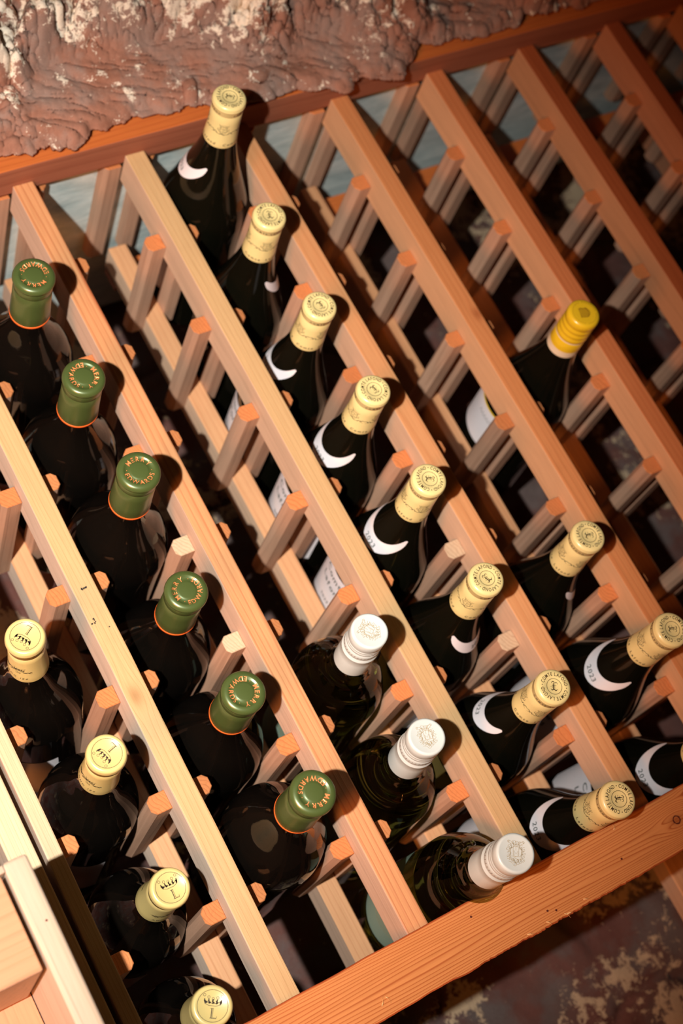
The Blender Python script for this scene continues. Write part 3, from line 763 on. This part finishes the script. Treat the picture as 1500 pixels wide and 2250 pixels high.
PROTO = {}
def proto(kind):
    """meshes shared by the bottles of a kind"""
    if kind in PROTO: return PROTO[kind]
    r, shp, glass = {'y': (.373*110, 'burgundy', G_BUR), 'g': (.385*110, 'mid', G_RED), 'w': (.355*110, 'bordeaux', G_GRN), 'l': (.36*110, 'mid', G_RED), 'yy': (.373*110, 'burgundy', G_BUR), 'p': (.40*110, 'mid', G_RED)}[kind]
    pr = body(r, shp); d = {'rf': prof_fn([q for q in pr if q[1] > .001][6:-1]), 'r': r*mm}
    d['glass'] = lathe('bottle_glass', pr, 64); d['glass'].materials.append(glass)
    ck = kind if kind in CAPS else 'g'
    cm = {'y': M_YEL, 'g': M_GRN, 'w': M_WHT, 'l': M_LCR, 'yy': M_YY}[ck]
    d['cap'] = lathe('capsule', [(a*mm, ZT+b_*mm) for a, b_ in CAPS[ck]], 56); d['cap'].materials.append(cm)
    sub = []
    def add(nm, me, mt): me.materials.append(mt); sub.append((nm, me))
    if ck == 'y': add('lettering', ART['y_top'], M_INK); add('neck_print', ART['y_side'], M_INK)
    if ck == 'g': add('lettering', ART['g_top'], M_COP); add('orange_ring', lathe('orange_ring', [(16.0*mm, ZT-.0550), (16.75*mm, ZT-.0549), (16.75*mm, ZT-.0527), (16.4*mm, ZT-.0525)], 48), M_ORG)
    if ck == 'w': add('crest', ART['w_top'], M_TAN); add('knurled_band', ART['w_side'], M_SLOT)
    if ck == 'l': add('lettering', ART['l_top'], M_INK); add('neck_print', ART['l_side'], M_INK)
    if ck == 'yy': add('emblem', ART['yy_top'], M_BRN); add('pale_band', make_band('pale_band', 'yy', -.053, -.044), M_PNK); add('thin_band', make_band('thin_band', 'yy', -.0308, -.0296), M_PNK)
    d['sub'] = sub; lab = []
    rf = d['rf']
    if kind == 'y':
        cme = label_mesh('neck_label', rf, .1960, .2110, 1.30, shape='crescent', na=48); cme.materials.append(M_PAP)
        t = Ink(); t.text('2023', 0, .0, .0066, .14); tm = t.wrap('vintage_print', rf, .2030, 0, .0005); tm.materials.append(M_GRY)
        t2 = Ink(); t2.line([(math.sin(a)*.0, 0) for a in (0, 1)], .0001)
        fme = label_mesh('front_label', rf, .052, .140, 1.15); fme.materials.append(M_PAP)
        t = Ink(); t.text('Comte', 0, .034, .011, .12); t.text('Lafond', 0, .018, .011, .12); t.line([(-.03, .008), (.03, .008)], .0005); t.line([(-.03, .046), (.03, .046)], .0005)
        t.text('2023', 0, -.006, .006, .14); t.place(AR, 0, -.024, .018)
        fm = t.wrap('label_print', rf, .096, 0, .0005); fm.materials.append(M_GRY)
        lab = [('neck_label', cme, [('vintage_print', tm)]), ('front_label', fme, [('label_print', fm)])]
    if kind == 'yy':
        fme = label_mesh('front_label', rf, .096, .148, 0.95); fme.materials.append(M_PAP)
        ed = label_mesh('yellow_edge', rf, .1478, .1500, 0.95, nz=1, eps=.0003); ed.materials.append(M_YEDGE)
        t = Ink()
        for q in range(9): t.line([(-.016+q*.004, .022), (-.014+q*.004, .027), (-.013+q*.004, .022)], .0006)
        t.line([(-.02, .012), (.02, .012)], .0004); t.line([(-.016, .006), (.016, .006)], .0004); fm = t.wrap('label_print', rf, .112, 0, .0005); fm.materials.append(M_GRY)
        lab = [('front_label', fme, [('yellow_edge', ed), ('label_print', fm)])]
    if kind == 'w':
        fme = label_mesh('front_label', rf, .060, .155, 1.25); fme.materials.append(M_SAGE)
        t = Ink()
        for q in range(5): t.circle(0, 0, .014+.003*q, .0007, 36)
        t.place(CR, 0, 0, .013); fm = t.wrap('label_print', rf, .110, 0, .0005); fm.materials.append(M_SAGP)
        lab = [('front_label', fme, [('label_print', fm)])]
    if kind in ('g', 'l', 'p'):
        fme = label_mesh('front_label', rf, .045, .125, 1.0); fme.materials.append(M_PAP); lab = [('front_label', fme, [])]
    d['lab'] = lab; PROTO[kind] = d; return d

def img_dir(c, vec):
    """direction in the picture of a small world step vec (u,v,w) taken at point c (u,v,w)"""
    def pj(X):
        q = R3 @ (np.array(X)-np.array(CAM)); return np.array([q[0]/q[2], q[1]/q[2]])
    d_ = pj(np.array(c)+np.array(vec)*.01)-pj(c); return d_/np.linalg.norm(d_)
def hrest(r, hg=.265, c_=.035): return max(math.sqrt(r*r-(hg+c_)**2), math.sqrt(r*r-hg*hg)-c_)+.004
RAD = {'g': .385, 'w': .355, 'y': .373, 'yy': .373, 'l': .36}
def bottle(kind, slot, row, cap, up, face, label, group, extra=None):
    """cap=(u,v,w) centre of the cap top; up=picture direction of the emblem's top; face=picture direction the labels face"""
    d = proto(kind)
    c = np.array(cap)
    if extra is not None: rest = np.array(extra)
    else: rest = np.array([slot+W_+.4135+(du_at(slot, 3)+du_at(slot+1, 3))/2, V0+row*Q-hrest(RAD[kind]), 1.0])
    ax = (rest-c)/np.linalg.norm(rest-c)                # into the rack
    Z = -ax
    tmp = np.array([0, -1.0, 0]); Xa = np.cross(tmp, Z); Xa /= np.linalg.norm(Xa); Ya = np.cross(Z, Xa)
    def best(vec, fx):
        vec = np.array(vec, float); vec /= np.linalg.norm(vec); bb_ = None
        for k in range(720):
            a = k*math.pi/360; s = img_dir(c, fx(a)) @ vec
            if bb_ is None or s > bb_[0]: bb_ = (s, a)
        return bb_[1]
    # up vector of cap art in (u,v,w); note handedness: world z = -v
    aup = best(up, lambda a: Xa*math.cos(a)+Ya*math.sin(a)); Yl = Xa*math.cos(aup)+Ya*math.sin(aup)
    toW = lambda q: Vector((q[0], q[2], -q[1]))
    Zw, Yw = toW(Z).normalized(), toW(Yl).normalized(); Xw = Yw.cross(Zw).normalized()
    M = Matrix(((Xw.x, Yw.x, Zw.x), (Xw.y, Yw.y, Zw.y), (Xw.z, Yw.z, Zw.z))).to_4x4()
    M.translation = P(*cap)-Zw*H
    root = empty('wine_bottle', None, label, 'wine bottle', group, mat=M)
    g = link('bottle_glass', d['glass'], (), root)
    cp = link('capsule' if kind not in ('w', 'yy') else 'screw_cap', d['cap'], (), root)
    for nm, me in d['sub']: link(nm, me, (), cp)
    if d['lab'] and face is not None:
        af = best(face, lambda a: Xa*math.cos(a)+Ya*math.sin(a)); Fd = toW(Xa*math.cos(af)+Ya*math.sin(af)).normalized()
        # label centre is local -Y
        ang = math.atan2(Fd.dot(Xw), -Fd.dot(Yw))
        for nm, me, kids in d['lab']:
            lo_ = link(nm, me, (), root); lo_.rotation_euler = (0, 0, ang)
            for n2, m2 in kids: link(n2, m2, (), lo_)
    return root
GY = 'cream-capped bottles in the rack'; GG = 'green-capped bottles in the rack'; GW = 'white-capped bottles in the rack'; GL_ = 'pale yellow coronet-capped bottles in the rack'
bottle('g', 1, 2, (1.558, 1.825, -.785), (-.05, 1), None, 'topmost green-capped wine bottle, beside the left edge of the picture', GG)
bottle('g', 1, 3, (1.569, 2.662, -.70), (.98, .2), None, 'second green-capped wine bottle from the top of its column', GG)
bottle('g', 1, 4, (1.58, 3.504, -.78), (-.12, -1), None, 'third green-capped bottle from the top, its orange lettering ring upright', GG)
bottle('g', 1, 5, (1.585, 4.341, -.495), (-.98, -.17), None, 'fourth green-capped bottle from the top, dot at the top of its lettering ring', GG)
bottle('g', 1, 6, (1.585, 5.172, -.58), (.9, .43), None, 'fifth green-capped bottle from the top, beside the uppermost white-capped bottle', GG)
bottle('g', 1, 7, (1.59, 6.015, -.865), (.4, .92), None, 'lowest green-capped wine bottle, cap shading the upright beside it', GG)
bottle('w', 2, 6, (2.56, 5.164, -.68), (-.9, -.45), (-.9, .4), 'uppermost of the three white screw-capped green glass bottles', GW)
bottle('w', 2, 7, (2.567, 5.983, -.645), (-.35, -1), (-.9, .4), 'middle one of the three white screw-capped green glass bottles', GW)
bottle('w', 2, 8, (2.591, 6.945, -.93), (0, -1), (-.9, .4), 'lowest white screw-capped green glass bottle, leaning over the bottom board', GW)
bottle('y', 3, 1, (3.533, .984, -1.04), (1, .2), (-1, -.2), 'cream-capped bottle sticking out furthest at the top board by the plaster', GY)
bottle('y', 3, 2, (3.548, 1.824, -.62), (-.2, -1), (.95, -.1), 'second cream-capped bottle from the top of the long cream-capped column', GY)
bottle('y', 3, 3, (3.56, 2.665, -.575), (.6, .8), (-1, -.05), 'third cream-capped bottle from the top of the long cream-capped column', GY)
bottle('y', 3, 4, (3.561, 3.488, -.64), (.69, .72), (-.95, .3), 'fourth cream-capped bottle from the top of the long column, crescent neck label below left', GY)
bottle('y', 3, 5, (3.562, 4.312, -.685), (1, 0), (-.95, .3), 'fifth cream-capped bottle from the top of the long column, wide crescent label', GY)
bottle('y', 3, 6, (3.571, 5.156, -.665), (-.79, -.62), (.85, .55), 'sixth cream-capped bottle of the long column, crescent label tip below the neck', GY)
bottle('y', 3, 7, (3.60, 6.06, -.665), (0, -1), (-.85, -.5), 'cream-capped bottle second from the bottom board, crescent label above its neck', GY)
bottle('y', 3, 8, (3.593, 6.945, -.67), (1, -.12), (-.97, .2), 'cream-capped bottle resting on the bottom board, 2023 on its crescent label', GY)
bottle('yy', 5, 4, (5.57, 3.494, -.635), (-1, .1), (-1, .5), 'single bottle with a bright yellow screw cap and white label', None)
bottle('y', 4, 6, (4.572, 5.148, -.55), (1, -.15), (.98, -.05), 'cream-capped bottle standing alone above the one cut by the right edge', GY)
bottle('y', 4, 7, (4.603, 6.08, -.80), (1, 0), (-.97, .2), 'cream-capped bottle cut by the right edge, big crescent label with 2023', GY)
bottle('y', 4, 8, (4.62, 6.95, -.66), (1, 0), (-.93, .3), 'dark bottle showing only its crescent 2023 label, right of the bottle resting on bottom board', GY)
bottle('l', 0, 5, (.415, 4.253, -.615), (-.58, .81), (-.5, .8), 'uppermost pale yellow coronet-capped bottle at the left edge, dark circle printed on top', GL_)
bottle('l', 0, 6, (.562, 5.183, -.615), (-.75, .66), (-.5, .8), 'second pale yellow coronet-capped bottle, beside the knot in the pale upright', GL_)
bottle('l', 0, 7, (.612, 6.097, -.365), (-.4, -.9), (-.5, .8), 'third pale yellow coronet-capped bottle from the top of its column', GL_)
bottle('l', 0, 8, (.537, 6.866, -.305), (.1, -1), (-.5, .8), 'lowest pale yellow coronet-capped bottle, cut by the bottom edge', GL_)

# lower shelf with one dark bottle, half in view at the corner
sh = empty('lower_shelf', P(5, 10.98, .8), 'dark wooden shelf under the rack at the lower right corner', 'shelf')
SHL = sh.location.copy()
me, c = box('shelf_board', .3, 10, 9.06, 9.22, -.6, 1.6, .001, 1); rpart('shelf_board', me, [SIDE[8]], c, sh, SHL)
for uu in (.35, 4.9, 9.7):
    for ww in (-.5, 1.3):
        me, c = box('leg', uu, uu+.2, 9.22, 10.97, ww, ww+.2, .001, 1); rpart('leg', me, [SIDE[8]], c, sh, SHL)
bottle('p', 4, 9, (4.95, 8.655, -.9), (0, -1), None, 'dark round-shouldered bottle lying below the rack in the lower right corner', None, extra=(4.95, 8.655, 1.0))
